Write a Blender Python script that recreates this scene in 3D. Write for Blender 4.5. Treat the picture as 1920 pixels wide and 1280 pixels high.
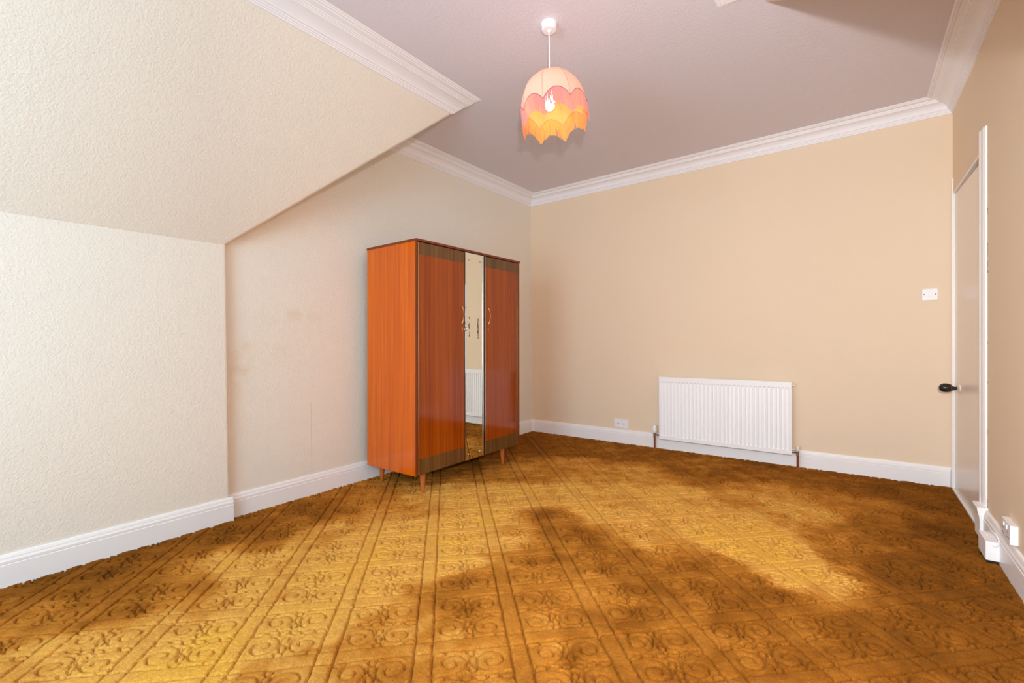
import bpy, bmesh, math, random
import numpy as np
from mathutils import Matrix, Vector

random.seed(7)
rng = np.random.default_rng(7)
SC = bpy.context.scene
COL = SC.collection
for o in list(bpy.data.objects):
    bpy.data.objects.remove(o)

# ---------------------------------------------------------------- room measures (metres)
XL, XK, XR, YB = -2.959, -2.915, 0.540, 4.318     # left wall, knee wall, right wall, back wall
XKR = 0.345                                        # right knee wall of the bay (behind the frame)
ZH, ZC = 2.655, 2.558                              # ceiling, underside of the cornice
ZK = 1.600                                         # top of the knee walls
YF = -1.70                                         # front (window) wall
YV0, YV1, YV1R = 1.13, 2.36, 2.53                              # the coombs' outer edges run between these
XS, XSR = -2.200, -0.340                           # where the coombs meet the ceiling
CAM_Z = 1.03

# ---------------------------------------------------------------- camera
F_PX, YAW, PITCH, ROLL, CY = 856.24, -0.6435, -0.0082, -0.0087, 646.14
fw = Vector((math.sin(YAW) * math.cos(PITCH), math.cos(YAW) * math.cos(PITCH), math.sin(PITCH)))
r0 = Vector((math.cos(YAW), -math.sin(YAW), 0)); u0 = r0.cross(fw)
rr = r0 * math.cos(ROLL) + u0 * math.sin(ROLL); uu = u0 * math.cos(ROLL) - r0 * math.sin(ROLL)
cam_d = bpy.data.cameras.new('camera')
cam = bpy.data.objects.new('camera', cam_d); COL.objects.link(cam)
cam.matrix_world = Matrix(((rr.x, uu.x, -fw.x, 0), (rr.y, uu.y, -fw.y, 0), (rr.z, uu.z, -fw.z, CAM_Z), (0, 0, 0, 1)))
cam_d.sensor_width = 36; cam_d.lens = 36 * F_PX / 1920
cam_d.shift_y = (CY - 640) / 1920
cam_d.clip_start = 0.02
SC.camera = cam

# ---------------------------------------------------------------- world, lights, exposure
w = bpy.data.worlds.new('world'); SC.world = w; w.use_nodes = True
bg = w.node_tree.nodes['Background']; bg.inputs[0].default_value = (0.75, 0.85, 1.0, 1); bg.inputs[1].default_value = 0.6

def area(name, loc, target, sx, sy, power, color, spread=math.pi):
    d = bpy.data.lights.new(name, 'AREA'); d.shape = 'RECTANGLE'; d.size = sx; d.size_y = sy
    d.energy = power; d.color = color; d.spread = spread
    o = bpy.data.objects.new(name, d); COL.objects.link(o); o.location = loc
    o.rotation_euler = (Vector(target) - Vector(loc)).to_track_quat('-Z', 'Y').to_euler()
    return o
# daylight through the bay window behind the camera, and the photographer's flash
area('window_daylight', (-1.27, YF + 0.05, 1.36), (-1.27, 3.0, 1.85), 1.7, 1.52, 84, (0.55, 0.80, 0.98))
area('camera_flash', (0.10, -0.05, 1.245), (0.5, 4.3, 1.7), 0.06, 0.05, 49, (0.97, 0.94, 0.93), 2.6)

SC.view_settings.view_transform = 'Standard'; SC.view_settings.look = 'None'
SC.view_settings.gamma = 1.0; SC.view_settings.use_curve_mapping = False
SC.view_settings.exposure = 0.0
LAMP_POWER = 34.0
SC.cycles.max_bounces = 10; SC.cycles.diffuse_bounces = 6; SC.cycles.transmission_bounces = 8
SC.cycles.caustics_reflective = False; SC.cycles.caustics_refractive = False
SC.cycles.sample_clamp_indirect = 4.0

# ---------------------------------------------------------------- materials
def srgb(r, g, b):
    f = lambda c: (c / 255) / 12.92 if c / 255 <= 0.04045 else ((c / 255 + 0.055) / 1.055) ** 2.4
    return (f(r), f(g), f(b), 1)
class NT:
    def __init__(s, name):
        s.m = bpy.data.materials.new(name); s.m.use_nodes = True; s.t = s.m.node_tree
        s.b = s.t.nodes['Principled BSDF']; s.out = s.t.nodes['Material Output']
    def n(s, kind, **kw):
        nd = s.t.nodes.new(kind)
        for k, v in kw.items():
            if k.startswith('_'): setattr(nd, k[1:], v)
            else: nd.inputs[k.replace('__', ' ')].default_value = v
        return nd
    def l(s, a, b): s.t.links.new(a, b)
    def coords(s, scale=(1, 1, 1)):
        tc = s.n('ShaderNodeTexCoord'); mp = s.n('ShaderNodeMapping'); mp.inputs['Scale'].default_value = scale
        s.l(tc.outputs['Object'], mp.inputs['Vector']); return mp.outputs['Vector']
    def noise(s, vec, scale, detail=3, rough=0.5):
        nd = s.n('ShaderNodeTexNoise'); nd.inputs['Scale'].default_value = scale
        nd.inputs['Detail'].default_value = detail; nd.inputs['Roughness'].default_value = rough
        if vec is not None: s.l(vec, nd.inputs['Vector'])
        return nd.outputs['Fac']
    def ramp(s, fac, stops):
        nd = s.n('ShaderNodeValToRGB'); e = nd.color_ramp.elements
        while len(e) < len(stops): e.new(0.5)
        for k, (p, c) in enumerate(stops): e[k].position = p; e[k].color = c
        s.l(fac, nd.inputs['Fac']); return nd.outputs['Color']
    def mix(s, fac, a, b, mode='MIX'):
        nd = s.n('ShaderNodeMix'); nd.data_type = 'RGBA'; nd.blend_type = mode
        for sock, v in ((nd.inputs['Factor'], fac), (nd.inputs[6], a), (nd.inputs[7], b)):
            if isinstance(v, (int, float, tuple)): sock.default_value = v
            else: s.l(v, sock)
        return nd.outputs[2]
    def math(s, op, a, b=None, c=None):
        nd = s.n('ShaderNodeMath'); nd.operation = op
        for i, v in enumerate((a, b, c)):
            if v is None: continue
            if isinstance(v, (int, float)): nd.inputs[i].default_value = v
            else: s.l(v, nd.inputs[i])
        return nd.outputs[0]
    def bump(s, h, strength=0.3, dist=0.002):
        nd = s.n('ShaderNodeBump'); nd.inputs['Strength'].default_value = strength; nd.inputs['Distance'].default_value = dist
        s.l(h, nd.inputs['Height']); s.l(nd.outputs['Normal'], s.b.inputs['Normal'])
    def set(s, col=None, rough=None, metal=None, spec=None, coat=None):
        if col is not None:
            if isinstance(col, tuple): s.b.inputs['Base Color'].default_value = col
            else: s.l(col, s.b.inputs['Base Color'])
        if rough is not None: s.b.inputs['Roughness'].default_value = rough
        if metal is not None: s.b.inputs['Metallic'].default_value = metal
        if spec is not None: s.b.inputs['Specular IOR Level'].default_value = spec
        if coat is not None: s.b.inputs['Coat Weight'].default_value = coat; s.b.inputs['Coat Roughness'].default_value = 0.05
        return s.m

def plain(name, col, rough=0.5, metal=0.0, spec=0.5, vary=0.04, scale=6):
    k = NT(name); f = k.noise(k.coords(), scale, 2)
    d = tuple(c * (1 - vary) for c in col[:3]) + (1,)
    return k.set(k.mix(f, d, col), rough, metal, spec)

WALL_COL = srgb(239, 218, 191); BLOWN_COL = srgb(240, 233, 221)
def paper(name, col, kind):
    k = NT(name); v = k.coords()
    big = k.noise(v, 1.3, 3)
    dark = tuple(c * 0.96 for c in col[:3]) + (1,)
    base = k.mix(big, dark, col)
    if kind == 'weave':      # fine vertical-thread paper
        v2 = k.coords((140, 140, 30)); f = k.noise(v2, 1.0, 3, 0.6)
        k.bump(f, 0.36, 0.002)
    else:                    # blown texture paper
        f = k.noise(v, 120, 3, 0.55); g = k.noise(v, 58, 2)
        k.bump(k.math('ADD', f, k.math('MULTIPLY', g, 0.8)), 0.30 if 'ceil' in name else 0.55, 0.0045)
    return k, base

def wall_left_mat():
    k, base = paper('wallpaper_cream_damp', BLOWN_COL, 'blown')
    tc = k.n('ShaderNodeTexCoord'); sp = k.n('ShaderNodeSeparateXYZ'); k.l(tc.outputs['Object'], sp.inputs[0])
    y, z = sp.outputs['Y'], sp.outputs['Z']
    warp = k.noise(tc.outputs['Object'], 9, 4, 0.65)
    stain = None
    for (cy, cz, ry, rz, amp) in ((1.22, 0.88, 0.07, 0.10, .9), (1.26, 1.02, .05, .03, .5), (1.42, .98, .10, .05, .55), (1.62, 1.215, .10, .035, .8),
                                  (1.40, 1.16, .18, .09, .35), (1.19, 0.75, .03, .22, .5)):
        d = k.math('ADD', k.math('POWER', k.math('DIVIDE', k.math('SUBTRACT', y, cy), ry), 2.0),
                   k.math('POWER', k.math('DIVIDE', k.math('SUBTRACT', z, cz), rz), 2.0))
        g = k.math('MULTIPLY', k.math('POWER', 2.718, k.math('MULTIPLY', d, -1.0)), amp)
        stain = g if stain is None else k.math('ADD', stain, g)
    fac = k.math('MULTIPLY', k.math('MULTIPLY', stain, k.math('SUBTRACT', k.math('MULTIPLY', warp, 3.2), 1.2)), 0.55)
    nd = k.n('ShaderNodeClamp'); k.l(fac, nd.inputs[0])
    col = k.mix(nd.outputs[0], base, srgb(216, 192, 150))
    for sy, z0, z1 in ((1.66, .12, .62), (2.19, 2.2, 2.42)):      # lifted paper seams
        s = k.math('MULTIPLY', k.math('LESS_THAN', k.math('ABSOLUTE', k.math('SUBTRACT', y, sy)), 0.0016),
                   k.math('MULTIPLY', k.math('GREATER_THAN', z, z0), k.math('LESS_THAN', z, z1)))
        col = k.mix(k.math('MULTIPLY', s, 0.35), col, srgb(170, 145, 115))
    return k.set(col, 0.75, 0, 0.25)
def paper_mat(name, kind, col=WALL_COL):
    k, base = paper(name, col, kind); return k.set(base, 0.7, 0, 0.3)

def wood(name, c1, c2, c3, strip=0.098, rough=0.10, streak=1.0):
    k = NT(name)
    tc = k.n('ShaderNodeTexCoord'); sp = k.n('ShaderNodeSeparateXYZ'); k.l(tc.outputs['Object'], sp.inputs[0])
    u = k.math('ADD', sp.outputs['Y'], sp.outputs['X'])
    idx = k.math('FLOOR', k.math('DIVIDE', u, strip))
    wn = k.n('ShaderNodeTexWhiteNoise'); wn.noise_dimensions = '1D'; k.l(idx, wn.inputs['W'])
    v = k.coords((60, 60, 1.1)); fine = k.noise(v, 1.0, 4, 0.65)
    v2 = k.coords((14, 14, 0.5)); broad = k.noise(v2, 1.0, 3, 0.5)
    col = k.ramp(fine, ((0.30, c1), (0.55, c2), (0.78, c3)))
    col = k.mix(k.math('MULTIPLY', broad, 0.6), col, c1)
    col = k.mix(k.math('MULTIPLY', wn.outputs['Value'], 0.28), col, c3)
    fr = k.math('FRACT', k.math('DIVIDE', u, strip))
    seam = k.math('LESS_THAN', k.math('ABSOLUTE', k.math('SUBTRACT', fr, 0.5)), 0.016)
    col = k.mix(k.math('MULTIPLY', k.math('MULTIPLY', seam, broad), streak), col, tuple(c * 0.35 for c in c1[:3]) + (1,))
    return k.set(col, rough, 0, 0.45)

M = {}
M['wall_left'] = wall_left_mat()
M['wall_blown'] = paper_mat('wallpaper_blown', 'blown', BLOWN_COL)
M['wall_weave'] = paper_mat('wallpaper_weave', 'weave')
def wall_right_mat():
    k, base = paper('wallpaper_weave_torn', WALL_COL, 'weave')
    tc = k.n('ShaderNodeTexCoord'); sp = k.n('ShaderNodeSeparateXYZ'); k.l(tc.outputs['Object'], sp.inputs[0])
    y, z = sp.outputs['Y'], sp.outputs['Z']; nz = k.noise(tc.outputs['Object'], 55, 3, 0.7); tot = None
    for cz, hz in ((1.665, .018), (1.43, .075), (.54, .018), (.155, .05), (1.0, .006), (.80, .005)):
        m_ = k.math('MULTIPLY', k.math('LESS_THAN', k.math('ABSOLUTE', k.math('SUBTRACT', z, cz)), hz),
                    k.math('GREATER_THAN', y, k.math('ADD', 3.262, k.math('MULTIPLY', nz, 0.075))))
        tot = m_ if tot is None else k.math('MAXIMUM', tot, m_)
    tot = k.math('MULTIPLY', tot, k.math('LESS_THAN', y, 3.31))
    return k.set(k.mix(tot, base, srgb(120, 78, 58)), 0.7, 0, 0.3)
M['wall_right'] = wall_right_mat()
M['ceiling'] = paper_mat('ceiling_paper', 'blown', srgb(223, 217, 226))
M['gloss_white'] = plain('white_gloss_paint', srgb(250, 248, 248), 0.35)
M['cornice'] = plain('white_emulsion', srgb(247, 245, 249), 0.6, 0, 0.3)
M['door_paint'] = plain('aged_white_gloss', srgb(246, 234, 222), 0.28)
M['rad_white'] = plain('white_enamel', srgb(250, 250, 252), 0.3, 0, 0.5, 0.01)
M['plastic'] = plain('white_plastic', srgb(246, 245, 248), 0.35, 0, 0.5, 0.01)
M['plastic_cream'] = plain('cream_plastic', srgb(235, 226, 210), 0.4, 0, 0.5, 0.02)
M['slot'] = plain('dark_slot', srgb(40, 34, 32), 0.7)
M['gap'] = plain('dark_gap', srgb(24, 14, 12), 0.8)
M['black'] = plain('black_bakelite', srgb(38, 30, 29), 0.22)
M['brass'] = plain('aged_brass', srgb(190, 150, 104), 0.3, 1.0)
M['steel'] = plain('chromed_steel', srgb(215, 212, 210), 0.2, 1.0)
M['copper'] = plain('copper_pipe', srgb(168, 92, 66), 0.35, 0.85)
M['teak'] = wood('teak_veneer_lit_side', srgb(182, 76, 4), srgb(216, 100, 8), srgb(236, 126, 18), 0.105, 0.13, 0.5)  # same teak as the doors, lighter colour stands in for its light
M['teak_door_shaded'] = wood('teak_veneer_shaded_door', srgb(122, 48, 6), srgb(160, 70, 8), srgb(186, 92, 16), 0.088, 0.09, 1.0)  # same teak as the sides, shade on the front put into the colour
M['walnut'] = wood('walnut_band', srgb(72, 45, 22), srgb(112, 76, 40), srgb(138, 98, 54), 0.03, 0.14, 0.7)
M['teak_edge'] = wood('teak_edge', srgb(98, 40, 14), srgb(124, 54, 20), srgb(142, 66, 28), 0.5, 0.2, 0.0)
M['teak_leg'] = wood('teak_leg', srgb(165, 84, 34), srgb(190, 104, 48), srgb(202, 122, 64), 0.5, 0.3, 0.0)
M['hardboard'] = plain('hardboard', srgb(110, 78, 50), 0.8)

def mirror_mat():
    k = NT('mirror_glass'); tc = k.n('ShaderNodeTexCoord'); sp = k.n('ShaderNodeSeparateXYZ'); k.l(tc.outputs['Object'], sp.inputs[0])
    y, z = sp.outputs['Y'], sp.outputs['Z']
    nz = k.noise(k.coords((90, 90, 26)), 1.0, 3, 0.7)
    tot = None
    for cy, z0, z1 in ((0.527, 1.06, 1.215), (0.628, 1.05, 1.205)):
        a = k.math('LESS_THAN', k.math('ABSOLUTE', k.math('SUBTRACT', y, cy)), k.math('MULTIPLY', k.math('SUBTRACT', nz, 0.40), 0.05))
        m_ = k.math('MULTIPLY', a, k.math('MULTIPLY', k.math('GREATER_THAN', z, z0), k.math('LESS_THAN', z, z1)))
        tot = m_ if tot is None else k.math('MAXIMUM', tot, m_)
    col = k.mix(tot, (0.80, 0.82, 0.76, 1), srgb(90, 66, 40))
    k.l(k.math('SUBTRACT', 1.0, k.math('MULTIPLY', tot, 0.9)), k.b.inputs['Metallic'])
    return k.set(col, 0.015)
M['mirror'] = mirror_mat()

def fabric(name, diff, trans, f=0.55, inside=None):
    k = NT(name); t = k.t
    d = k.n('ShaderNodeBsdfDiffuse'); tr = k.n('ShaderNodeBsdfTranslucent'); mx = k.n('ShaderNodeMixShader')
    nz = k.noise(k.coords((1, 1, 1)), 120, 2)
    dc = k.mix(nz, tuple(c * .9 for c in diff[:3]) + (1,), diff)
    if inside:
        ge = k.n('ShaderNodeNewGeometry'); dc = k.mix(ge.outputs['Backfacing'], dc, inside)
    k.l(dc, d.inputs['Color'])
    k.l(k.mix(nz, tuple(c * .9 for c in trans[:3]) + (1,), trans), tr.inputs['Color'])
    mx.inputs[0].default_value = f
    k.l(d.outputs[0], mx.inputs[1]); k.l(tr.outputs[0], mx.inputs[2]); k.l(mx.outputs[0], k.out.inputs['Surface'])
    t.nodes.remove(k.b); return k.m
M['shade'] = fabric('pink_shade_cloth', srgb(246, 190, 168), srgb(250, 184, 198), 0.42, srgb(255, 186, 98))  # last colour: pink cloth's inside with the bulb's gold glow painted in
M['fringe'] = fabric('pink_silk_fringe', srgb(234, 180, 176), srgb(236, 170, 178), 0.42)
M['fringe_glow'] = fabric('silk_fringe_painted_glow', srgb(252, 178, 92), srgb(236, 170, 178), 0.35)  # same pink cords, warm bulb light painted into the colour
M['trim_braid'] = fabric('mauve_braid', srgb(190, 130, 142), srgb(180, 110, 118), 0.3)
def bulb_mat():
    k = NT('lit_bulb'); e = k.n('ShaderNodeEmission'); e.inputs['Color'].default_value = (1.0, 0.80, 0.52, 1)
    e.inputs['Strength'].default_value = LAMP_POWER
    k.l(e.outputs[0], k.out.inputs['Surface']); k.t.nodes.remove(k.b); return k.m
M['bulb'] = bulb_mat()
def glass_mat():
    k = NT('window_glass'); k.b.inputs['Transmission Weight'].default_value = 1.0
    f = k.noise(k.coords(), 3, 1)
    return k.set(k.mix(f, (0.97, 0.99, 0.98, 1), (1, 1, 1, 1)), 0.0)
M['glass'] = glass_mat()
def carpet_mat():
    k = NT('sculpted_carpet'); at = k.n('ShaderNodeAttribute'); at.attribute_name = 'pile_shade_tone'
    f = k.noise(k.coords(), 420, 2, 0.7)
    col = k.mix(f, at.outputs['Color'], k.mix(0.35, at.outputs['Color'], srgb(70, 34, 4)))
    k.bump(k.noise(k.coords(), 300, 2, 0.7), 0.8, 0.004)
    m = k.set(col, 0.95, 0, 0.05)
    k.b.inputs['Sheen Weight'].default_value = 0.15; k.b.inputs['Sheen Roughness'].default_value = 0.5
    k.b.inputs['Sheen Tint'].default_value = srgb(230, 180, 90)
    return m
M['carpet'] = carpet_mat()

# ---------------------------------------------------------------- mesh helpers
def obj(name, verts, faces, mat, parent=None, smooth=False, kind=None, label=None):
    me = bpy.data.meshes.new(name); me.from_pydata([tuple(v) for v in verts], [], faces); me.update()
    bm = bmesh.new(); bm.from_mesh(me); bmesh.ops.recalc_face_normals(bm, faces=bm.faces); bm.to_mesh(me); bm.free()
    me.materials.append(mat)
    if smooth:
        for p in me.polygons: p.use_smooth = True
    o = bpy.data.objects.new(name, me); COL.objects.link(o)
    if parent is not None: o.parent = parent
    if kind: o['kind'] = kind
    if label: o['label'] = label
    return o
def bmobj(name, bm, mat, parent=None, smooth=False, kind=None, label=None, auto=None):
    me = bpy.data.meshes.new(name); bmesh.ops.recalc_face_normals(bm, faces=bm.faces); bm.to_mesh(me); bm.free()
    me.materials.append(mat)
    if smooth:
        for p in me.polygons: p.use_smooth = True
        if auto: me.set_sharp_from_angle(angle=auto)
    o = bpy.data.objects.new(name, me); COL.objects.link(o)
    if parent is not None: o.parent = parent
    if kind: o['kind'] = kind
    if label: o['label'] = label
    return o
def thing(name, label, cat, loc=(0, 0, 0), group=None):
    o = bpy.data.objects.new(name, None); COL.objects.link(o); o.location = loc; o.empty_display_size = 0.05
    o['label'] = label; o['category'] = cat
    if group: o['group'] = group
    return o
def add_box(bm, x0, x1, y0, y1, z0, z1, bev=0.0):
    vs = [bm.verts.new((x, y, z)) for x in (x0, x1) for y in (y0, y1) for z in (z0, z1)]
    fs = [(0, 1, 3, 2), (4, 6, 7, 5), (0, 4, 5, 1), (2, 3, 7, 6), (0, 2, 6, 4), (1, 5, 7, 3)]
    fc = [bm.faces.new([vs[i] for i in f]) for f in fs]
    if bev > 0:
        es = list({e for f in fc for e in f.edges})
        bmesh.ops.bevel(bm, geom=es, offset=bev, segments=2, profile=0.6, affect='EDGES', clamp_overlap=True)
def box(name, x0, x1, y0, y1, z0, z1, mat, parent=None, bev=0.0, **kw):
    bm = bmesh.new(); add_box(bm, x0, x1, y0, y1, z0, z1, bev); return bmobj(name, bm, mat, parent, **kw)
def add_lathe(bm, prof, mat4=Matrix(), n=24, cap=True):
    rings = []
    for r, z in prof:
        rings.append([bm.verts.new(mat4 @ Vector((r * math.cos(2 * math.pi * i / n), r * math.sin(2 * math.pi * i / n), z))) for i in range(n)])
    for a, b in zip(rings, rings[1:]):
        for i in range(n): bm.faces.new((a[i], a[(i + 1) % n], b[(i + 1) % n], b[i]))
    if cap:
        bm.faces.new(rings[0][::-1]); bm.faces.new(rings[-1])
def lathe(name, prof, mat, parent=None, m4=Matrix(), n=24, cap=True, **kw):
    bm = bmesh.new(); add_lathe(bm, prof, m4, n, cap); return bmobj(name, bm, mat, parent, smooth=True, auto=math.radians(40), **kw)
def add_tube(bm, pts, rad, n=8, closed=False):
    pts = [Vector(p) for p in pts]; rings = []; N = len(pts)
    prev = None
    for i, p in enumerate(pts):
        a = pts[(i - 1) % N] if (closed or i > 0) else p; b = pts[(i + 1) % N] if (closed or i < N - 1) else p
        t = (b - a).normalized()
        ref = Vector((0, 0, 1)) if abs(t.z) < 0.9 else Vector((1, 0, 0))
        if prev is None: s = t.cross(ref).normalized()
        else: s = (prev - t * prev.dot(t)).normalized()
        prev = s; q = t.cross(s)
        r = rad[i] if isinstance(rad, (list, tuple)) else rad
        rings.append([bm.verts.new(p + (s * math.cos(2 * math.pi * k / n) + q * math.sin(2 * math.pi * k / n)) * r) for k in range(n)])
    pairs = list(zip(rings, rings[1:])) + ([(rings[-1], rings[0])] if closed else [])
    for a, b in pairs:
        for k in range(n): bm.faces.new((a[k], a[(k + 1) % n], b[(k + 1) % n], b[k]))
    if not closed: bm.faces.new(rings[0][::-1]); bm.faces.new(rings[-1])
def tube(name, pts, rad, mat, parent=None, n=8, closed=False, **kw):
    bm = bmesh.new(); add_tube(bm, pts, rad, n, closed); return bmobj(name, bm, mat, parent, smooth=True, auto=math.radians(50), **kw)
def strip_between(name, A, B, mat, parent=None, caps=True, kind=None, smooth_ang=None):
    """loft between two equal-length point lists (a moulding's two ends)"""
    n = len(A); v = list(A) + list(B)
    f = [(i, i + 1, n + i + 1, n + i) for i in range(n - 1)] + [(n - 1, 0, n, 2 * n - 1)]
    if caps: f += [tuple(range(n))[::-1], tuple(range(n, 2 * n))]
    o = obj(name, v, f, mat, parent, kind=kind)
    return o

# ---------------------------------------------------------------- carpet: sculpted pile in a diamond lattice
P = 0.316; A0 = -0.087; B0 = 1.876; BW = 0.030
def tile_field(n=316):
    """distance (m) to the nearest carved groove inside one lattice cell"""
    c = (np.arange(n) + 0.5) / n * P - P / 2
    U, V = np.meshgrid(c, c, indexing='ij')          # cell centred on 0
    h = P / 2 - BW                                   # half width of the scroll field
    pts = []
    def seg(p, q, k=24):
        for t in np.linspace(0, 1, k): pts.append((p[0] + (q[0] - p[0]) * t, p[1] + (q[1] - p[1]) * t))
    e = h
    for s in (-1, 1):
        seg((s * e, -P / 2), (s * e, P / 2), 110); seg((-P / 2, s * e), (P / 2, s * e), 110)
    def scroll(cx, cy, r_out, turns, th0, sgn, sq=0.92):
        for t in np.linspace(0, 1, 90):
            r = r_out * (1 - 0.72 * t); th = th0 + sgn * turns * 2 * math.pi * t
            pts.append((cx + r * math.cos(th), cy + r * sq * math.sin(th)))
    def arc(cx, cy, r, a0, a1, k=22):
        for a in np.linspace(math.radians(a0), math.radians(a1), k): pts.append((cx + r * math.cos(a), cy + r * math.sin(a)))
    scroll(-0.064, 0.072, 0.052, 1.30, math.radians(-75), 1)
    scroll(0.066, 0.069, 0.056, 1.35, math.radians(240), -1)
    scroll(-0.068, -0.067, 0.057, 1.35, math.radians(80), -1)
    scroll(0.066, -0.073, 0.053, 1.30, math.radians(100), 1)
    def loop(cx, cy, rx, ry, tilt=0.0, k=46):
        for a in np.linspace(0, 2 * math.pi, k):
            x, y = rx * math.cos(a), ry * math.sin(a)
            pts.append((cx + x * math.cos(tilt) - y * math.sin(tilt), cy + x * math.sin(tilt) + y * math.cos(tilt)))
    # pebbles and ribs between the scrolls
    for cx, cy, rx, ry, tl in ((-0.104, 0.004, .022, .012, .2), (-0.058, 0.008, .021, .010, -.25), (-0.019, 0.001, .018, .014, .3), (0.022, -0.004, .020, .012, -.3),
                               (0.064, -0.002, .020, .011, .25), (0.106, -0.006, .021, .012, -.1), (0.001, 0.036, .012, .017, .3), (0.003, 0.078, .012, .018, -.2),
                               (-0.002, 0.113, .013, .012, 0), (-0.002, -0.042, .012, .017, -.3), (0.001, -0.083, .011, .018, .2), (-0.001, -0.114, .014, .011, 0)):
        loop(cx, cy, rx, ry, tl)
    arc(-0.105, 0.128, 0.024, 180, 350, 18); arc(0.112, -0.124, 0.022, 20, 170, 18)
    pts = np.array(pts, dtype=np.float32)
    D = np.full(U.shape, 9.0, dtype=np.float32); Uf = U.astype(np.float32); Vf = V.astype(np.float32)
    for px, py in pts:
        i0 = max(0, int((px - 0.03 + P / 2) / P * n)); i1 = min(n, int((px + 0.03 + P / 2) / P * n) + 1)
        j0 = max(0, int((py - 0.03 + P / 2) / P * n)); j1 = min(n, int((py + 0.03 + P / 2) / P * n) + 1)
        d = (Uf[i0:i1, j0:j1] - px) ** 2 + (Vf[i0:i1, j0:j1] - py) ** 2
        np.minimum(D[i0:i1, j0:j1], d, out=D[i0:i1, j0:j1])
    return np.minimum(np.sqrt(D), 0.03)
def vnoise(x, y, scale, seed):
    """smooth value noise"""
    g = np.random.default_rng(seed).random((256, 256)).astype(np.float32)
    xs = x * scale + 1000; ys = y * scale + 1000
    i = np.floor(xs).astype(int); j = np.floor(ys).astype(int); fx = xs - i; fy = ys - j
    fx = fx * fx * (3 - 2 * fx); fy = fy * fy * (3 - 2 * fy)
    a = g[i % 256, j % 256]; b = g[(i + 1) % 256, j % 256]; c = g[i % 256, (j + 1) % 256]; d = g[(i + 1) % 256, (j + 1) % 256]
    return (a * (1 - fx) + b * fx) * (1 - fy) + (c * (1 - fx) + d * fx) * fy - 0.5
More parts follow.
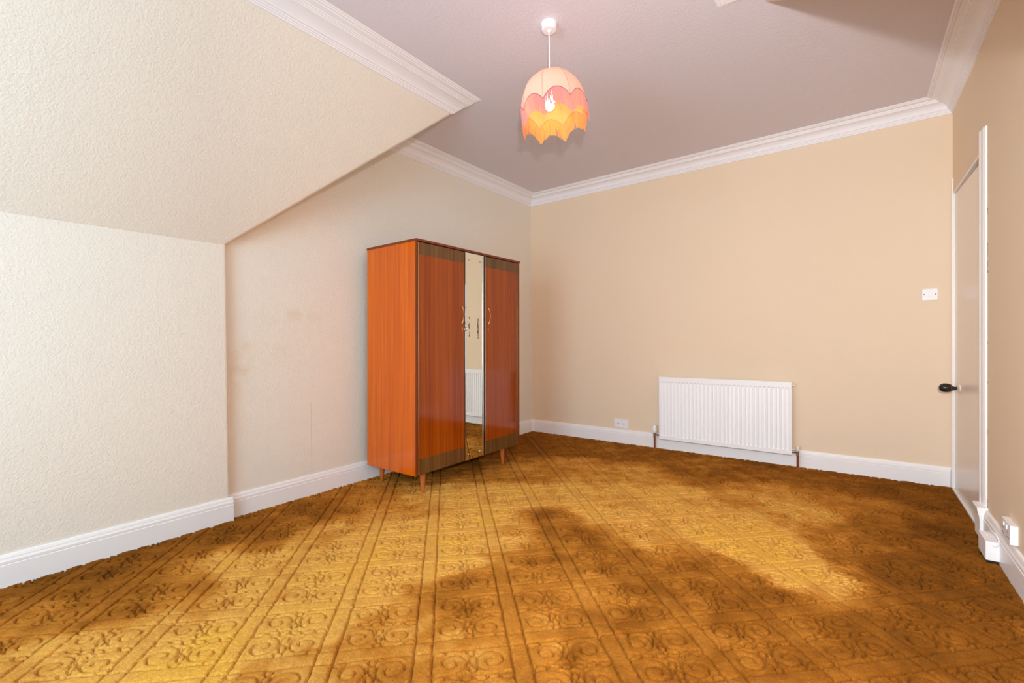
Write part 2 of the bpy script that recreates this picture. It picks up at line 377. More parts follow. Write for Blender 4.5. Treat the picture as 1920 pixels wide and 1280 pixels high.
# pile lie, wear and dirt, plus shade painted along the back skirting and corner: floor spots (x, y, radius, tone 0 brushed and shaded dark .. 1 flattened gold)
PILE_AND_SHADE = __import__('json').loads('''[[-2.685, 0.259, 0.097, 0.25], [-2.698, 0.45, 0.098, 0.2], [-2.717, 0.741, 0.101, 0.15], [-2.737, 1.032, 0.105, 0.15], [-2.62, 0.778, 0.098, 0.35], [-2.432, 0.273, 0.088, 0.45], [-2.438, 0.485, 0.089, 0.3], [-2.412, 0.657, 0.09, 0.3], [-2.352, 0.862, 0.09, 0.95], [-2.254, 0.667, 0.085, 0.5], [-2.075, 0.231, 0.075, 0.72], [-1.914, 0.378, 0.07, 0.8], [-1.734, 0.51, 0.065, 1], [-1.814, 0.612, 0.069, 0.95], [-2.085, 0.566, 0.078, 0.68], [-1.995, 0.807, 0.077, 0.72], [-2.14, 1.028, 0.085, 0.75], [-2.524, 1.103, 0.099, 0.4], [-2.708, 1.432, 0.11, 0.3], [-2.707, 1.72, 0.115, 0.45], [-2.31, 1.338, 0.096, 0.65], [-2.075, 1.507, 0.092, 0.8], [-1.733, 1.096, 0.074, 0.85], [-1.658, 1.376, 0.078, 0.88], [-1.631, 0.818, 0.066, 0.82], [-1.393, 0.73, 0.057, 0.66], [-1.272, 0.878, 0.056, 0.55], [-1.351, 1.022, 0.061, 0.6], [-1.615, 1.537, 0.08, 0.85], [-1.85, 1.846, 0.094, 0.88], [-2.301, 1.831, 0.106, 0.6], [-2.111, 2.208, 0.11, 0.8], [-1.879, 2.372, 0.109, 0.85], [-2.313, 2.658, 0.127, 0.4], [-2.129, 2.966, 0.131, 0.55], [-2.468, 3.617, 0.158, 0.2], [-2.474, 3.129, 0.144, 0.3], [-1.468, 1.943, 0.088, 0.7], [-1.339, 2.166, 0.092, 0.28], [-1.282, 1.919, 0.083, 0.38], [-1.137, 2.101, 0.086, 0.32], [-1.259, 1.44, 0.069, 0.5], [-1.346, 1.279, 0.067, 0.45], [-1.078, 1.571, 0.069, 0.48], [-0.98, 1.292, 0.058, 0.5], [-1.022, 1.836, 0.076, 0.42], [-0.864, 1.95, 0.077, 0.35], [-0.86, 1.631, 0.066, 0.48], [-0.827, 1.203, 0.053, 0.5], [-1.005, 1.043, 0.052, 0.55], [-1.152, 0.996, 0.055, 0.62], [-1.079, 0.932, 0.051, 0.45], [-0.679, 1.44, 0.057, 0.32], [-0.561, 1.428, 0.055, 0.3], [-0.469, 1.464, 0.055, 0.33], [-0.65, 1.832, 0.07, 0.32], [-0.551, 2.006, 0.075, 0.25], [-0.492, 2.219, 0.082, 0.35], [-0.66, 2.226, 0.084, 0.6], [-0.915, 2.341, 0.09, 0.7], [-1.221, 2.602, 0.103, 0.8], [-1.533, 2.618, 0.109, 0.82], [-1.711, 3.26, 0.133, 0.6], [-1.339, 3.432, 0.133, 0.62], [-2.332, 3.99, 0.166, 0.25], [-1.637, 3.943, 0.154, 0.3], [-1.023, 3.744, 0.14, 0.35], [-1.02, 2.984, 0.114, 0.8], [-0.72, 2.852, 0.106, 0.78], [-0.491, 2.565, 0.094, 0.9], [-0.278, 2.374, 0.086, 1], [-0.349, 2.591, 0.094, 0.95], [-0.114, 2.322, 0.084, 0.85], [-0.549, 3.196, 0.117, 0.62], [-0.261, 3.18, 0.115, 0.72], [-0.349, 3.525, 0.128, 0.6], [-0.364, 4.032, 0.146, 0.25], [-0.008, 3.832, 0.138, 0.3], [0.269, 3.9, 0.141, 0.2], [-0.092, 2.776, 0.1, 0.5], [0.083, 3.058, 0.11, 0.3], [0.307, 3.219, 0.116, 0.1], [0.495, 3.72, 0.135, 0.15], [0.144, 3.469, 0.125, 0.45], [0.071, 2.626, 0.095, 0.18], [0.257, 2.702, 0.098, 0.12], [0.435, 2.774, 0.101, 0.22], [-0.353, 2.047, 0.075, 0.22], [-0.209, 2.104, 0.076, 0.25], [-0.006, 2.252, 0.081, 0.6], [0.16, 2.327, 0.084, 0.25], [-0.156, 1.893, 0.068, 0.35], [-0.005, 2.003, 0.072, 0.32], [0.205, 2.157, 0.078, 0.2], [0.4, 2.375, 0.087, 0.22], [-0.246, 1.598, 0.058, 0.4], [-0.059, 1.764, 0.064, 0.36], [0.131, 1.903, 0.069, 0.26], [0.315, 2.008, 0.073, 0.22], [0.39, 2.17, 0.079, 0.3]]''')
def build_carpet():
    ST = 0.0038
    xs = np.arange(XL - 0.005, XR + 0.01, ST)
    ys = np.concatenate([np.arange(YF, -0.30, 0.03), np.arange(-0.30, YB + 0.01, ST)])
    X, Y = np.meshgrid(xs, ys, indexing='ij'); X = X.ravel(); Y = Y.ravel()
    field = tile_field(); n = field.shape[0]
    wx = 0.004 * vnoise(X, Y, 22, 1) + 0.004 * vnoise(X, Y, 70, 2)
    wy = 0.004 * vnoise(X, Y, 22, 3) + 0.004 * vnoise(X, Y, 70, 4)
    a = (X + Y) / math.sqrt(2) + wx; b = (Y - X) / math.sqrt(2) + wy
    ca = ((a - A0) / P) % 1.0; cb = ((b - B0) / P) % 1.0      # 0 = middle of a band
    fi = ca * n - 0.5; fj = cb * n - 0.5
    # the tile is centred on the scroll field; bands lie at its rim
    i = np.floor(fi).astype(int); j = np.floor(fj).astype(int); u = fi - i; v = fj - j
    d = ((field[i % n, j % n] * (1 - u) + field[(i + 1) % n, j % n] * u) * (1 - v) +
         (field[i % n, (j + 1) % n] * (1 - u) + field[(i + 1) % n, (j + 1) % n] * u) * v)
    # wear and painted shade
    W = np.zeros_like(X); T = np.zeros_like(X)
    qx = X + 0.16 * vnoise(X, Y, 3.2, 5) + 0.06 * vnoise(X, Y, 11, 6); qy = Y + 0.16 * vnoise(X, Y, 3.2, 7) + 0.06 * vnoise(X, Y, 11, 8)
    for (px, py, r, t) in PILE_AND_SHADE:
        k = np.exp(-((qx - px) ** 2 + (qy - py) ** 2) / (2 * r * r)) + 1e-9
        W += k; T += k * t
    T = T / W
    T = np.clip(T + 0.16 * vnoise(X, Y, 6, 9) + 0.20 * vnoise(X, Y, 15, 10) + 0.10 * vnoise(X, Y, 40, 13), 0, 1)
    depth = 0.0180 - 0.004 * T; width = 0.0033 - 0.0006 * T
    cut = np.exp(-(d / width) ** 3)
    hgt = -depth * cut + 0.0040 * (1 - T * 0.6) * np.minimum(d / 0.018, 1) ** 0.6
    hgt += 0.0034 * (rng.random(X.shape) - 0.5) * (1 - 0.45 * T) + 0.002 * vnoise(X, Y, 60, 11)
    Z = 0.0 + hgt - 0.002
    me = bpy.data.meshes.new('floor'); nx, ny = len(xs), len(ys)
    me.vertices.add(nx * ny)
    co = np.stack([X + 0.0012 * (rng.random(X.shape) - .5), Y + 0.0012 * (rng.random(X.shape) - .5), Z], 1)
    me.vertices.foreach_set('co', co.astype(np.float32).ravel())
    idx = np.arange(nx * ny).reshape(nx, ny)
    q = np.stack([idx[:-1, :-1], idx[1:, :-1], idx[1:, 1:], idx[:-1, 1:]], -1).reshape(-1, 4)
    me.loops.add(q.size); me.loops.foreach_set('vertex_index', q.ravel().astype(np.int32))
    me.polygons.add(len(q)); me.polygons.foreach_set('loop_start', (np.arange(len(q)) * 4).astype(np.int32))
    me.polygons.foreach_set('use_smooth', np.ones(len(q), dtype=bool))
    me.update(calc_edges=True)
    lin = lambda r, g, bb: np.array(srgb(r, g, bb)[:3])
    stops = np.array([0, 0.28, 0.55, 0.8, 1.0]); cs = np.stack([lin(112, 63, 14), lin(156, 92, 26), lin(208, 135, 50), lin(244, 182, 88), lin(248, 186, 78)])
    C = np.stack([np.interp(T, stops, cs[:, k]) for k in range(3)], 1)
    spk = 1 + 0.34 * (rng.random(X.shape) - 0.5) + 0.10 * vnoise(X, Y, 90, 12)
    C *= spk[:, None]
    at = me.color_attributes.new('pile_shade_tone', 'FLOAT_COLOR', 'POINT')
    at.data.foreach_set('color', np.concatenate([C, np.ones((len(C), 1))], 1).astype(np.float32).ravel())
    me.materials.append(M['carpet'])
    o = bpy.data.objects.new('floor', me); COL.objects.link(o); o['kind'] = 'structure'
    o['label'] = 'fitted gold and brown carpet carved with scrolls in a diamond lattice'
build_carpet()

# ---------------------------------------------------------------- room shell
def quadplane(name, pts, mat, faces=None):
    return obj(name, pts, faces or [tuple(range(len(pts)))], mat, kind='structure')
# left wall behind the wardrobe, cut by the roof slope at its near end
quadplane('wall_left', [(XL, YV0 - .02, 0), (XL, YB, 0), (XL, YB, ZH), (XL, YV1, ZH), (XL, YV0 - .02, ZK - .017)], M['wall_left'])
bm = bmesh.new()    # knee wall with its rounded end
vs = [(XK, YF), (XK, YV0 - .012), (XK - .002, YV0 - .004), (XK - .008, YV0), (XL - .01, YV0)]
lo = [bm.verts.new((x, y, 0)) for x, y in vs]; hi = [bm.verts.new((x, y, ZK + .004)) for x, y in vs]
for i in range(len(vs) - 1): bm.faces.new((lo[i], lo[i + 1], hi[i + 1], hi[i]))
bmobj('wall_knee_left', bm, M['wall_blown'], kind='structure')
quadplane('wall_back', [(XL, YB, 0), (XR, YB, 0), (XR, YB, ZH), (XL, YB, ZH)], M['wall_weave'])
D0, D1, DH = 3.415, 4.268, 1.995                    # door opening in the right wall
quadplane('wall_right', [(XR, YV0, 0), (XR, D0, 0), (XR, D0, DH), (XR, D1, DH), (XR, D1, 0), (XR, YB, 0), (XR, YB, ZH), (XR, YV1R, ZH), (XR, YV0, ZK)],
          M['wall_right'], [(0, 1, 2, 8), (8, 2, 7), (2, 3, 6, 7), (3, 4, 5, 6)])
quadplane('wall_knee_right', [(XKR, YF, 0), (XKR, YV0, 0), (XKR, YV0, ZK), (XKR, YF, ZK), (XR, YV0, 0), (XR, YV0, ZK)], M['wall_blown'], [(0, 1, 2, 3), (1, 4, 5, 2)])
quadplane('ceiling', [(XL, YV1, ZH), (XS, YV1, ZH), (XSR, YV1R, ZH), (XR, YV1R, ZH), (XR, YB, ZH), (XL, YB, ZH), (XS, YF, ZH), (XSR, YF, ZH)],
          M['ceiling'], [(0, 1, 2, 3, 4, 5), (6, 7, 2, 1)])
def slope(name, xk, xs, xw, y1):
    v = [(xk, YF, ZK), (xk, YV0, ZK), (xs, y1, ZH), (xs, YF, ZH), (xw, YV0, ZK), (xw, y1, ZH)]
    bm = bmesh.new(); vv = [bm.verts.new(p) for p in v]
    bm.faces.new([vv[i] for i in (0, 1, 2, 3)]); bm.faces.new([vv[i] for i in (1, 4, 5, 2)])
    bm.edges.ensure_lookup_table()
    es = [e for e in bm.edges if {tuple(round(c, 3) for c in e.verts[0].co), tuple(round(c, 3) for c in e.verts[1].co)} ==
          {tuple(round(c, 3) for c in v[1]), tuple(round(c, 3) for c in v[2])}]
    bmesh.ops.bevel(bm, geom=es, offset=0.018, segments=4, profile=0.5, affect='EDGES')
    return bmobj(name, bm, M['wall_blown'], kind='structure', smooth=True, auto=math.radians(35))
slope('ceiling_slope_left', XK, XS, XL, YV1)
slope('ceiling_slope_right', XKR, XSR, XR, YV1R)
# front wall with the window bay opening
WX0, WX1, WZ0, WZ1 = -2.15, -0.39, 0.56, 2.16
v = [(XK, YF, 0), (XKR, YF, 0), (XKR, YF, ZK), (XSR, YF, ZH), (XS, YF, ZH), (XK, YF, ZK), (WX0, YF, WZ0), (WX1, YF, WZ0), (WX1, YF, WZ1), (WX0, YF, WZ1)]
quadplane('wall_front', v, M['wall_blown'], [(0, 1, 7, 6), (1, 2, 8, 7), (2, 3, 8), (3, 4, 9, 8), (4, 5, 9), (5, 0, 6, 9)])

# cornices
CP = [(0, .097), (.008, .097), (.009, .089), (.014, .088), (.015, .080), (.020, .079), (.021, .071), (.028, .069), (.031, .058), (.037, .047), (.047, .037),
      (.061, .030), (.080, .027), (.081, .021), (.087, .0215), (.089, .016), (.095, .0165), (.097, .011), (.121, .010), (.1225, .004), (.128, .0085), (.134, .0085),
      (.1355, .003), (.139, .006), (.145, .005), (.148, 0), (0, 0)]
def cornice(name, fA, fB, caps=False): return strip_between(name, [fA(u, d) for u, d in CP], [fB(u, d) for u, d in CP], M['cornice'], kind='structure', caps=caps)
E_ = 0.0005
cornice('trim_1', lambda u, d: (XL + u, YB - u, ZH - d - E_), lambda u, d: (XR - u, YB - u, ZH - d - E_))
cornice('trim_2', lambda u, d: (XL + u, YB - u, ZH - d - E_), lambda u, d: (XL + u, YV1 + (ZH - ZH + d) * -1.16 + .004, ZH - d - E_))
cornice('trim_3', lambda u, d: (XR - u, YB - u, ZH - d - E_), lambda u, d: (XR - u, YV1R + d * -1.16 + .004, ZH - d - E_))
SD = Vector((XK - XS, 0, ZK - ZH)).normalized()
def sl(y, sgn, x0):
    def f(u, d):
        p = Vector((x0, y, ZH)) + Vector((sgn * u * 1.32, 0, 0)) + Vector((SD.x * sgn, 0, SD.z)) * (d * 0.62)
        return (p.x, y - (d * 0.62) * 0.80, p.z - E_)
    return f
cornice('trim_4', sl(YF, 1, XS), sl(YV1 - .006, 1, XS), True)
cornice('trim_5', sl(YF, -1, XSR), sl(YV1 + .055, -1, XSR), True)

# skirtings
SP = [(0, -.02), (.018, -.02), (.018, .092), (.0155, .0945), (.0155, .0965), (.017, .098), (.017, .108), (.0125, .117), (.0125, .121), (.009, .131), (.004, .135), (0, .135)]
def skirt(name, fA, fB): return strip_between(name, [fA(t, z) for t, z in SP], [fB(t, z) for t, z in SP], M['gloss_white'], kind='structure')
skirt('baseboard_back', lambda t, z: (XL + t, YB - t, z), lambda t, z: (XR - t, YB - t, z))
skirt('baseboard_left', lambda t, z: (XL + t, YV0, z), lambda t, z: (XL + t, YB - t, z))
skirt('baseboard_knee', lambda t, z: (XK + t, YF, z), lambda t, z: (XK + t, YV0 + .016, z))
skirt('baseboard_right', lambda t, z: (XR - t, YV0, z * 1.12), lambda t, z: (XR - t, 3.296, z * 1.12))
skirt('baseboard_knee_right', lambda t, z: (XKR - t, YF, z), lambda t, z: (XKR - t, YV0 + .016, z))
skirt('baseboard_front', lambda t, z: (XK + t, YF + t, z), lambda t, z: (XKR - t, YF + t, z))

# window in the bay behind the camera
win = bpy.data.objects.new('window_1', None); COL.objects.link(win); win['kind'] = 'structure'; win.location = ((WX0 + WX1) / 2, YF, WZ0)
bm = bmesh.new(); W_, H_ = (WX1 - WX0) / 2, WZ1 - WZ0
for a in ((-W_, -W_ + .06, 0, H_), (W_ - .06, W_, 0, H_), (-.03, .03, 0, H_)): add_box(bm, a[0], a[1], -.08, -.01, a[2], a[3])
for a in ((-W_ + .06, -.03), (.03, W_ - .06)):
    add_box(bm, a[0], a[1], -.08, -.01, 0, .06); add_box(bm, a[0], a[1], -.08, -.01, H_ - .06, H_)
bmobj('window_frame', bm, M['gloss_white'], win)
box('window_sill', -W_ - .04, W_ + .04, -.09, .04, -.04, 0, M['gloss_white'], win, .004)
for a in ((-W_ + .06, -.03), (.03, W_ - .06)): box('pane', a[0], a[1], -.048, -.042, .06, H_ - .06, M['glass'], win)

# door in the right wall
door = bpy.data.objects.new('door_1', None); COL.objects.link(door); door['kind'] = 'structure'; door.location = (XR, D0, 0)
L_ = D1 - D0
def dprof(name, y0, y1, z0, z1, horiz=False):
    bm = bmesh.new()
    pr = [(0, 0), (.007, 0), (.008, .012), (.012, .018), (.012, .034), (.0095, .038), (.013, .046), (.013, .072), (.0165, .078), (.0165, .096), (.014, .100), (0, .100)]
    if horiz: pr = [(0, 0), (.003, 0), (.003, .100), (0, .100)]
    if name == 'far': pr = [(0, 0), (.009, 0), (.009, .100), (0, .100)]; name = 'architrave'
    s = (y1 - y0) / .100 if not horiz else (z1 - z0) / .100
    if not horiz: A = [(-t, y0 + q * s, z0) for t, q in pr]; B = [(-t, y0 + q * s, z1) for t, q in pr]
    else: A = [(-t, y0, z1 - q * s) for t, q in pr]; B = [(-t, y1, z1 - q * s) for t, q in pr]
    bm.free(); return strip_between(name, A, B, M['gloss_white'], door)
dprof('architrave', -.108, -.012, .14, DH + .105)
dprof('far', L_ + .008, L_ + .030, -.01, DH + .105)
o = dprof('architrave', -.012, L_ + .008, DH + .012, DH + .095, True)
o.data.materials[0] = M['wall_weave']; o['label'] = 'papered head board over the door'
bm = bmesh.new(); add_box(bm, -.004, .10, -.012, 0, -.01, DH + .012); add_box(bm, -.004, .10, L_, L_ + .008, -.01, DH + .012); add_box(bm, -.004, .10, 0, L_, DH, DH + .012)
bmobj('door_lining', bm, M['gloss_white'], door)
bm = bmesh.new(); add_box(bm, .004, .044, .003, L_ - .003, .018, DH - .004)
# the leaf has dropped at the closing side: the gap over it widens towards the hinges' far end
for vtx in bm.verts:
    if vtx.co.z > 1 : vtx.co.z -= 0.030 * (1 - vtx.co.y / L_)
bmobj('door_leaf', bm, M['door_paint'], door)
box('threshold_strip', -.012, .09, .0, L_, -.012, .010, M['gloss_white'], door, .004)
box('door_gap_dark', .046, .10, 0, L_, 0, DH, M['gap'], door)  # near-black slab behind the leaf, its colour stands for the dark gap
# plinth block under the near architrave
bm = bmesh.new()
pl = [(0, 0), (.030, .004), (.030, .10), (.032, .125), (.038, .150), (.040, .168), (.036, .172), (0, .172)]
A = [(-t, -.125, z - .012) for t, z in pl]; B = [(-t, -.008, z - .012) for t, z in pl]; bm.free()
strip_between('plinth_block', A, B, M['gloss_white'], door)
# knob on its rose
kb = lathe('knob', [(.010, 0), (.010, .014), (.016, .020), (.023, .026), (.0275, .036), (.030, .050), (.0285, .066), (.021, .079), (.010, .085)], M['black'], door,
           Matrix.Translation((-.012, .668, .700)) @ Matrix.Rotation(-math.pi / 2, 4, 'Y'), 20, label='black oval door knob')
lathe('knob_collar', [(.021, .0), (.0225, .002), (.0245, .005), (.0235, .006)], M['brass'], kb, Matrix.Translation((-.036, .668, .700)) @ Matrix.Rotation(-math.pi / 2, 4, 'Y'), 20)
lathe('knob_rose', [(.026, 0), (.026, .004), (.020, .008), (.011, .012)], M['plastic_cream'], kb, Matrix.Translation((.004, .668, .700)) @ Matrix.Rotation(-math.pi / 2, 4, 'Y'), 20)

# ---------------------------------------------------------------- wardrobe
WXF, WY0, WW, WD, WB, WT = -2.330, 2.036, 1.170, 0.523, 0.135, 1.718
wr = thing('wardrobe', 'tall glossy teak wardrobe with a narrow mirror strip, on tapered legs against the left wall', 'wardrobe', (WXF, WY0, 0))
RACK = 0.013
def rack(o):
    for vtx in o.data.vertices: vtx.co.y += RACK * (vtx.co.z - 0.9) if vtx.co.z > WB - .01 else RACK * (WB - 0.9)
    return o
SPT = .020
box('side_panel', -WD, 0, 0, SPT, WB, WT - .016, M['teak'], wr, .0015); box('side_panel', -WD, 0, WW - SPT, WW, WB, WT - .016, M['teak'], wr, .0015)
for s in (0, WW - SPT + .001): box('edge_lipping', 0, .004, s, s + SPT - .001, WB, WT - .016, M['teak_edge'], wr)
box('top_panel', -WD - .002, .014, -.003, WW + .003, WT - .016, WT, M['teak_edge'], wr, .003, label='dark edged top panel')
box('bottom_panel', -WD, -.022, SPT, WW - SPT, WB, WB + .018, M['teak_edge'], wr)
box('back_panel', -WD - .003, -WD, .004, WW - .004, WB + .01, WT - .02, M['hardboard'], wr)
def wdoor(y0, y1):
    d = box('door', -.020, 0.001, y0, y1, WB + .003, WT - .019, M['teak_door_shaded'], wr, .001)
    box('walnut_band', 0.001, .0018, y0 + .001, y1 - .001, WT - .103, WT - .020, M['walnut'], d, label='dark walnut band across the top')
    box('walnut_band', 0.001, .0018, y0 + .001, y1 - .001, WB + .004, WB + .108, M['walnut'], d, label='dark walnut band across the foot')
    return d
YD0, YM0, YM1, YR0, YR1 = .031, .482, .682, .719, WW - .031
dl = wdoor(YD0, YM0 - .004); dr = wdoor(YR0, YR1)
ml = box('door_backing', -.020, -.001, YM0 - .004, YM1 + .006, WB + .003, WT - .019, M['gap'], wr)
mirror = box('mirror', .0, .005, YM0, YM1 - .004, WB + .004, WT - .020, M['mirror'], wr, .0008, label='tall narrow bevelled mirror strip with worn silvering')
for yy in (YM0 + .035, YM1 - .035):
    for zz in (WT - .075, WB + .045):
        lathe('mirror_screw', [(.0065, 0), (.0065, .002), (.004, .0045)], M['steel'] if zz < 1 else M['brass'], mirror, Matrix.Translation((.005, yy, zz)) @ Matrix.Rotation(math.pi / 2, 4, 'Y'), 14)
box('chrome_trim', -.002, .010, YM1 - .004, YM1 + .007, WB + .002, WT - .019, M['steel'], wr, .002)
box('gap_strip', -.022, -.012, YM1 + .007, YR0 - .001, WB + .003, WT - .018, M['gap'], wr)
box('door_edge', -.012, .0015, YR0 - .008, YR0, WB + .003, WT - .019, M['steel'], wr, .001, label='bright metal edge strip of the right door')
for yy in (.0255, WW - .0255):                       # piano hinges with visible knuckles
    bm = bmesh.new(); z = WB + .01
    while z < WT - .03:
        add_lathe(bm, [(.0042, 0), (.0042, .012)], Matrix.Translation((.003, yy, z)), 6); z += .0165
    add_lathe(bm, [(.0028, WB + .005), (.0028, WT - .02)], Matrix.Translation((.002, yy, 0)), 6)
    bmobj('piano_hinge', bm, M['brass'], wr)
def handle(y, parent):
    h = thing_part = None
    pts = []; rad = []
    for t in np.linspace(-1, 1, 17):
        pts.append((.001 +   .019 * (1 - abs(t) ** 1.25) + .003, y, 1.228 + .060 * t)); rad.append(.0018 + .0034 * abs(t) ** 3)
    h = tube('handle', pts, rad, M['brass'], parent, 8, label='arched brass pull handle')
    for s in (-1, 1): lathe('handle_foot', [(.007, 0), (.006, .003), (.003, .006)], M['brass'], h, Matrix.Translation((.001, y, 1.228 + s * .060)) @ Matrix.Rotation(math.pi / 2, 4, 'Y'), 12)
handle(YM0 - .030, dl); handle(YR0 + .038, dr)
for y, par in ((YM0 - .030, dl), (YR0 + .032, dr)):
    bm = bmesh.new(); add_lathe(bm, [(.0085, 0), (.0085, .0015), (.007, .0025)], Matrix.Translation((.001, y, 1.122)) @ Matrix.Rotation(math.pi / 2, 4, 'Y') @ Matrix.Scale(1.5, 4, (1, 0, 0)), 16)
    bmobj('escutcheon', bm, M['brass'], par)
def leg(x, y, dx, dy):
    top = Vector((x, y, WB)); bot = Vector((x + dx, y + dy, 0.0)); ax = (top - bot); L = ax.length
    q = ax.to_track_quat('Z', 'Y').to_matrix().to_4x4()
    lathe('leg', [(.0115, 0), (.0125, .003), (.0135, .02), (.0205, L * .8), (.021, L)], M['teak_leg'], wr, Matrix.Translation(bot) @ q, 16)
leg(-.040, .098, .004, -.002); leg(-.038, .975, .006, .002); leg(-.475, .098, -.006, -.002); leg(-.475, .975, -.006, .002)
def all_children(o):
    for c in o.children:
        yield c; yield from all_children(c)
for c in all_children(wr):
    if c.name.startswith('leg'):
        for vtx in c.data.vertices: vtx.co.y += RACK * (WB - 0.9)
    else: rack(c)
key = thing('key', 'small steel key left in the lock of the left wardrobe door', 'key', (WXF + .003, WY0 + YM0 - .030 + RACK * .22, 1.122))
tube('key_shank', [(0, 0, 0), (.022, 0, 0)], .0022, M['steel'], key, 8)
tube('key_bow', [(.034 + .012 * math.cos(t), 0, .012 * math.sin(t)) for t in np.linspace(0, 2 * math.pi, 18)[:-1]], .002, M['steel'], key, 6, True)

# ---------------------------------------------------------------- radiator on the back wall
RX0, RX1, RZ0, RZ1, RY = -1.462, -0.398, 0.104, 0.686, YB - 0.100
rd = thing('radiator', 'long low white ribbed panel radiator on the back wall under bare wallpaper', 'radiator', ((RX0 + RX1) / 2, RY, 0))
hx = (RX1 - RX0) / 2
NF = 32; pitch = (2 * hx - .030) / NF
xs_ = [(-hx, .0)]; prof = [(-hx, .004), (-hx + .004, 0), (-hx + .015, 0)]
for k in range(NF):
    b0 = -hx + .015 + k * pitch
    prof += [(b0 + pitch * .16, 0), (b0 + pitch * .28, .009), (b0 + pitch * .74, .009), (b0 + pitch * .86, 0)]
prof += [(hx - .015, 0), (hx - .004, 0), (hx, .004)]
rows = [(RZ0, 0, .006), (RZ0 + .004, 0, 0), (RZ0 + .034, 0, 0), (RZ0 + .046, 1, 0), (RZ1 - .056, 1, 0), (RZ1 - .044, 0, 0), (RZ1 - .004, 0, 0), (RZ1, 0, .006)]
V, Fc = [], []; n = len(prof)
for z, s, e in rows:
    for i, (x, d) in enumerate(prof):
        edge = i in (0, n - 1)
        V.append((x, (d if edge else d * s * 1.0) + e, z))
for rrow in range(len(rows) - 1):
    for i in range(n - 1): Fc.append((rrow * n + i, rrow * n + i + 1, (rrow + 1) * n + i + 1, (rrow + 1) * n + i))
obj('front_panel', V, Fc, M['rad_white'], rd)
box('back_panel', -hx + .001, hx - .001, .0105, .017, RZ0 + .003, RZ1 - .003, M['rad_white'], rd, .003)
for z in (RZ0 + .018, RZ1 - .018): tube('header_pipe', [(-hx + .012, .013, z), (hx - .012, .013, z)], .0125, M['rad_white'], rd, 8)
for x in (-.40, .40): box('bracket', x - .02, x + .02, .017, .099, RZ1 - .16, RZ1 - .05, M['rad_white'], rd)
tube('air_vent', [(hx - .004, .014, RZ1 - .030), (hx + .008, .014, RZ1 - .030)], .0075, M['steel'], rd, 8)
tube('air_vent_cap', [(hx + .008, .014, RZ1 - .022), (hx + .016, .014, RZ1 - .020)], .010, M['plastic'], rd, 8)
PXL, PXR = -hx - .052, hx + .036
vl = tube('valve_body', [(-hx + .002, .020, RZ0 + .032), (-hx - .030, .030, RZ0 + .034), (PXL, .036, RZ0 + .030)], [.010, .009, .011], M['steel'], rd, 10)
tube('valve_stem', [(PXL, .036, RZ0 + .002), (PXL, .036, RZ0 + .050)], .0125, M['steel'], vl, 10)
bm = bmesh.new()
add_lathe(bm, [(.013, 0), (.018, .006), (.019, .026), (.017, .060), (.013, .072), (.006, .074)], Matrix.Translation((PXL, .036, RZ0 + .048)), 20)
for k in range(10):
    a = k * math.pi / 5; add_box(bm, PXL + .018 * math.cos(a) - .002, PXL + .018 * math.cos(a) + .002, .036 + .018 * math.sin(a) - .002, .036 + .018 * math.sin(a) + .002, RZ0 + .060, RZ0 + .100)
bmobj('valve_head', bm, M['plastic'], rd, smooth=True, auto=math.radians(40), label='white thermostatic valve head')
vr = tube('valve_body', [(hx - .002, .020, RZ0 + .026), (hx + .016, .026, RZ0 + .027), (PXR, .032, RZ0 + .024)], [.010, .0125, .010], M['steel'], rd, 10)
tube('valve_stem', [(PXR, .032, RZ0 - .008), (PXR, .032, RZ0 + .036)], .012, M['steel'], vr, 10)
lathe('valve_cap', [(.012, 0), (.013, .004), (.013, .034), (.010, .038)], M['plastic_cream'], rd, Matrix.Translation((PXR, .032, RZ0 + .034)), 16, label='cream lockshield valve cap')
for x, yy, zt in ((PXL, .036, RZ0 + .004), (PXR, .032, RZ0 - .006)):
    tube('pipe', [(x, yy, -.012), (x, yy, zt)], .0085, M['copper'], rd, 10)
    lathe('pipe_collar', [(.018, -.010), (.016, .004), (.010, .010)], M['copper'], rd, Matrix.Translation((x, yy, 0)), 12)

# ---------------------------------------------------------------- plates and sockets
sw = thing('light_switch', 'white single light switch plate on the back wall beside the door', 'switch', (.4225, YB, 1.33))
box('plate', -.041, .041, -.009, 0, -.041, .041, M['plastic'], sw, .003)
box('rocker', -.0105, .0105, -.0125, -.008, -.018, .018, M['plastic'], sw, .002)
for x in (-.030, .030): lathe('screw', [(.0034, 0), (.0034, .001)], M['slot'], sw, Matrix.Translation((x, -.0088, 0)) @ Matrix.Rotation(math.pi / 2, 4, 'X'), 10)
bp = thing('blanking_plate', 'white double blank plate with two screws low on the back wall', 'wall plate', (-1.875, YB, .193))
box('plate', -.073, .073, -.009, 0, -.043, .043, M['plastic'], bp, .003)
for x in (-.030, .030): lathe('screw', [(.0055, 0), (.0055, .001)], M['slot'], bp, Matrix.Translation((x, -.0088, 0)) @ Matrix.Rotation(math.pi / 2, 4, 'X'), 10)
so = thing('wall_socket', 'double power socket in a raised box above the right skirting', 'socket', (XR, 2.820, .204))
box('back_box', -.017, 0, -.068, .068, -.040, .040, M['plastic'], so, .002)
fp = box('face_plate', -.025, -.0165, -.068, .068, -.040, .040, M['plastic'], so, .002)
for s in (-1, 1):
    box('rocker', -.0285, -.0245, s * .022 - .006, s * .022 + .006, .012, .030, M['plastic'], so, .0015)
    for dy, dz, w_, h_ in ((0, .002, .004, .009), (-.011, -.020, .008, .005), (.011, -.020, .008, .005)):
        box('pin_hole', -.0254, -.0245, s * .036 + dy - w_ / 2, s * .036 + dy + w_ / 2, dz - h_ / 2, dz + h_ / 2, M['slot'], fp)
cb = thing('cable_box', 'small white block against the right skirting at the door frame foot, with a looped cable', 'box', (XR - .018, 2.951, 0))
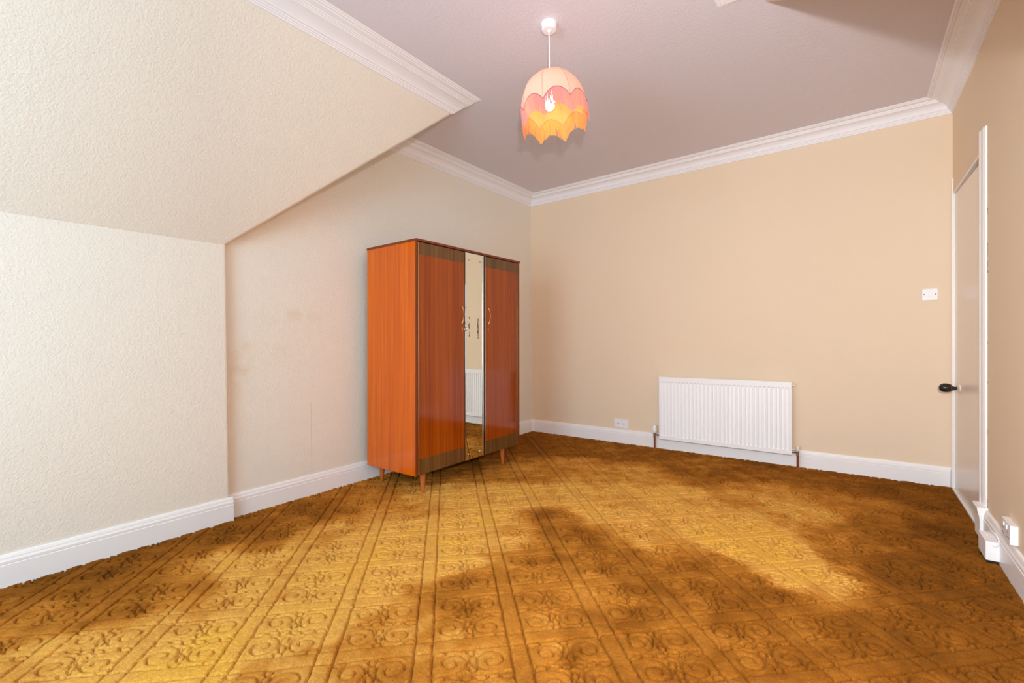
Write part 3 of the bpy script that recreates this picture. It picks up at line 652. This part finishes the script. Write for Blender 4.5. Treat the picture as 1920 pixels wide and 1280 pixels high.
box('casing', -.046, 0, 0, .150, .014, .100, M['gloss_white'], cb, .003)
box('foot', -.040, -.003, .006, .144, -.010, .014, M['gap'], cb)  # near-black block painted as the shadow gap under the casing
tube('cable', [(-.026, .090, .098), (-.028, .080, .118), (-.020, .050, .136), (-.010, .012, .134), (-.005, -.012, .116), (-.008, -.018, .094), (-.018, -.014, .084), (-.024, -.010, .090)], .0027, M['plastic'], cb, 8)

# ---------------------------------------------------------------- pendant lamp
LX, LY = -1.250, 2.007
pd = thing('pendant_light', 'lit pink domed lampshade with long fringe hanging on a white flex from the ceiling', 'lamp', (LX, LY, ZH))
lathe('ceiling_rose', [(.040, 0), (.040, -.010), (.038, -.014), (.038, -.030), (.034, -.036), (.009, -.037), (.008, -.044), (.003, -.046)], M['plastic'], pd, Matrix(), 28)
tube('flex', [(0, 0, -.04), (0, 0, -.300)], .0032, M['plastic'], pd, 8)
lathe('lamp_holder', [(.012, -.285), (.019, -.300), (.020, -.345), (.018, -.350)], M['plastic'], pd, Matrix(), 16)
lathe('bulb', [(.013, -.350), (.016, -.362), (.024, -.380), (.0265, -.402), (.0245, -.424), (.016, -.438), (.005, -.443)], M['bulb'], pd, Matrix(), 20)
sh = bpy.data.objects.new('lamp_shade', None); COL.objects.link(sh); sh.parent = pd; sh.location = (0, 0, -.262)
sh.rotation_euler = (Matrix.Rotation(math.radians(6.5), 3, Vector((.6, -.8, 0)))).to_euler()
NP = 8; RS = .172
def dome(t):                                          # t 0 top ring .. 1 hem line
    ang = t * math.radians(88)
    return .040 + (RS - .040) * math.sin(ang) ** .92, -.205 * (1 - math.cos(ang)) ** 1.0
def hem_rise(f): return .038 * math.sin(math.pi * f) ** 0.8    # f 0..1 across a panel: scalloped hem
PH0 = math.radians(14)
def shade_point(a, t, f, puff=True):
    r, z = dome(t); r *= 1 - .035 * (4 * f * (1 - f)) * math.sin(math.pi * min(t * 1.1, 1))
    return Vector((r * math.cos(a), r * math.sin(a), z))
NA, NTt = 10, 14
for k in range(NP):
    V, Fc = [], []
    for i in range(NA + 1):
        f = i / NA; a = PH0 + (k + f) * 2 * math.pi / NP
        tmax = 1 - hem_rise(f) / .235
        for j in range(NTt + 1): V.append(shade_point(a, tmax * j / NTt, f))
    for i in range(NA):
        for j in range(NTt): Fc.append((i * (NTt + 1) + j, i * (NTt + 1) + j + 1, (i + 1) * (NTt + 1) + j + 1, (i + 1) * (NTt + 1) + j))
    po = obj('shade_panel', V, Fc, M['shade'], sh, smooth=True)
    p0 = po.data.polygons[len(Fc) // 2]
    if p0.normal.x * p0.center.x + p0.normal.y * p0.center.y < 0: po.data.flip_normals()
def hem(a):
    q = ((a - PH0) / (2 * math.pi / NP)) % 1.0
    return shade_point(a, 1 - hem_rise(q) / .235, q)
bm = bmesh.new()
add_tube(bm, [hem(2 * math.pi * i / 160) * 1.006 for i in range(160)], .0019, 6, True)
bmobj('hem_braid', bm, M['trim_braid'], sh, label='mauve braid along the scalloped hem')
bm = bmesh.new()
for k in range(NP):
    a = PH0 + k * 2 * math.pi / NP; add_tube(bm, [shade_point(a, t, 0) * 1.003 for t in np.linspace(0, 1, 12)], 0.0008, 5)
add_tube(bm, [(.040 * math.cos(2 * math.pi * i / 32), .040 * math.sin(2 * math.pi * i / 32), 0) for i in range(32)], .0026, 6, True)
for k in range(3):
    a = k * 2 * math.pi / 3; add_tube(bm, [(.040 * math.cos(a), .040 * math.sin(a), 0), (.018 * math.cos(a), .018 * math.sin(a), -.045)], .0014, 5)
bmobj('wire_frame', bm, M['trim_braid'], sh)
V, Fc = [], []                                        # fringe: hundreds of silk cords
NS = 600
for i in range(NS):
    a = 2 * math.pi * (i + .3 * random.random()) / NS; p = hem(a); ln = .086 + random.uniform(-.005, .004)
    er = Vector((math.cos(a), math.sin(a), 0)); et = Vector((-er.y, er.x, 0)); wd = .00105
    tl = random.uniform(-.004, .004); b0 = len(V)
    base = p * 1.0 + er * random.uniform(-.001, .002)
    for s in range(4):
        q = base + Vector((0, 0, -ln * s / 3)) + et * tl * (s / 3) ** 2 + er * .002 * (s / 3)
        V += [q - et * wd, q + er * wd, q + et * wd]
    for s in range(3):
        c = b0 + s * 3
        Fc += [(c, c + 1, c + 4, c + 3), (c + 1, c + 2, c + 5, c + 4), (c + 2, c, c + 3, c + 5)]
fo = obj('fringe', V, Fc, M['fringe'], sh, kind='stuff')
fo.data.materials.append(M['fringe_glow'])
for p in fo.data.polygons:                            # the cords' inner sides take the painted bulb glow
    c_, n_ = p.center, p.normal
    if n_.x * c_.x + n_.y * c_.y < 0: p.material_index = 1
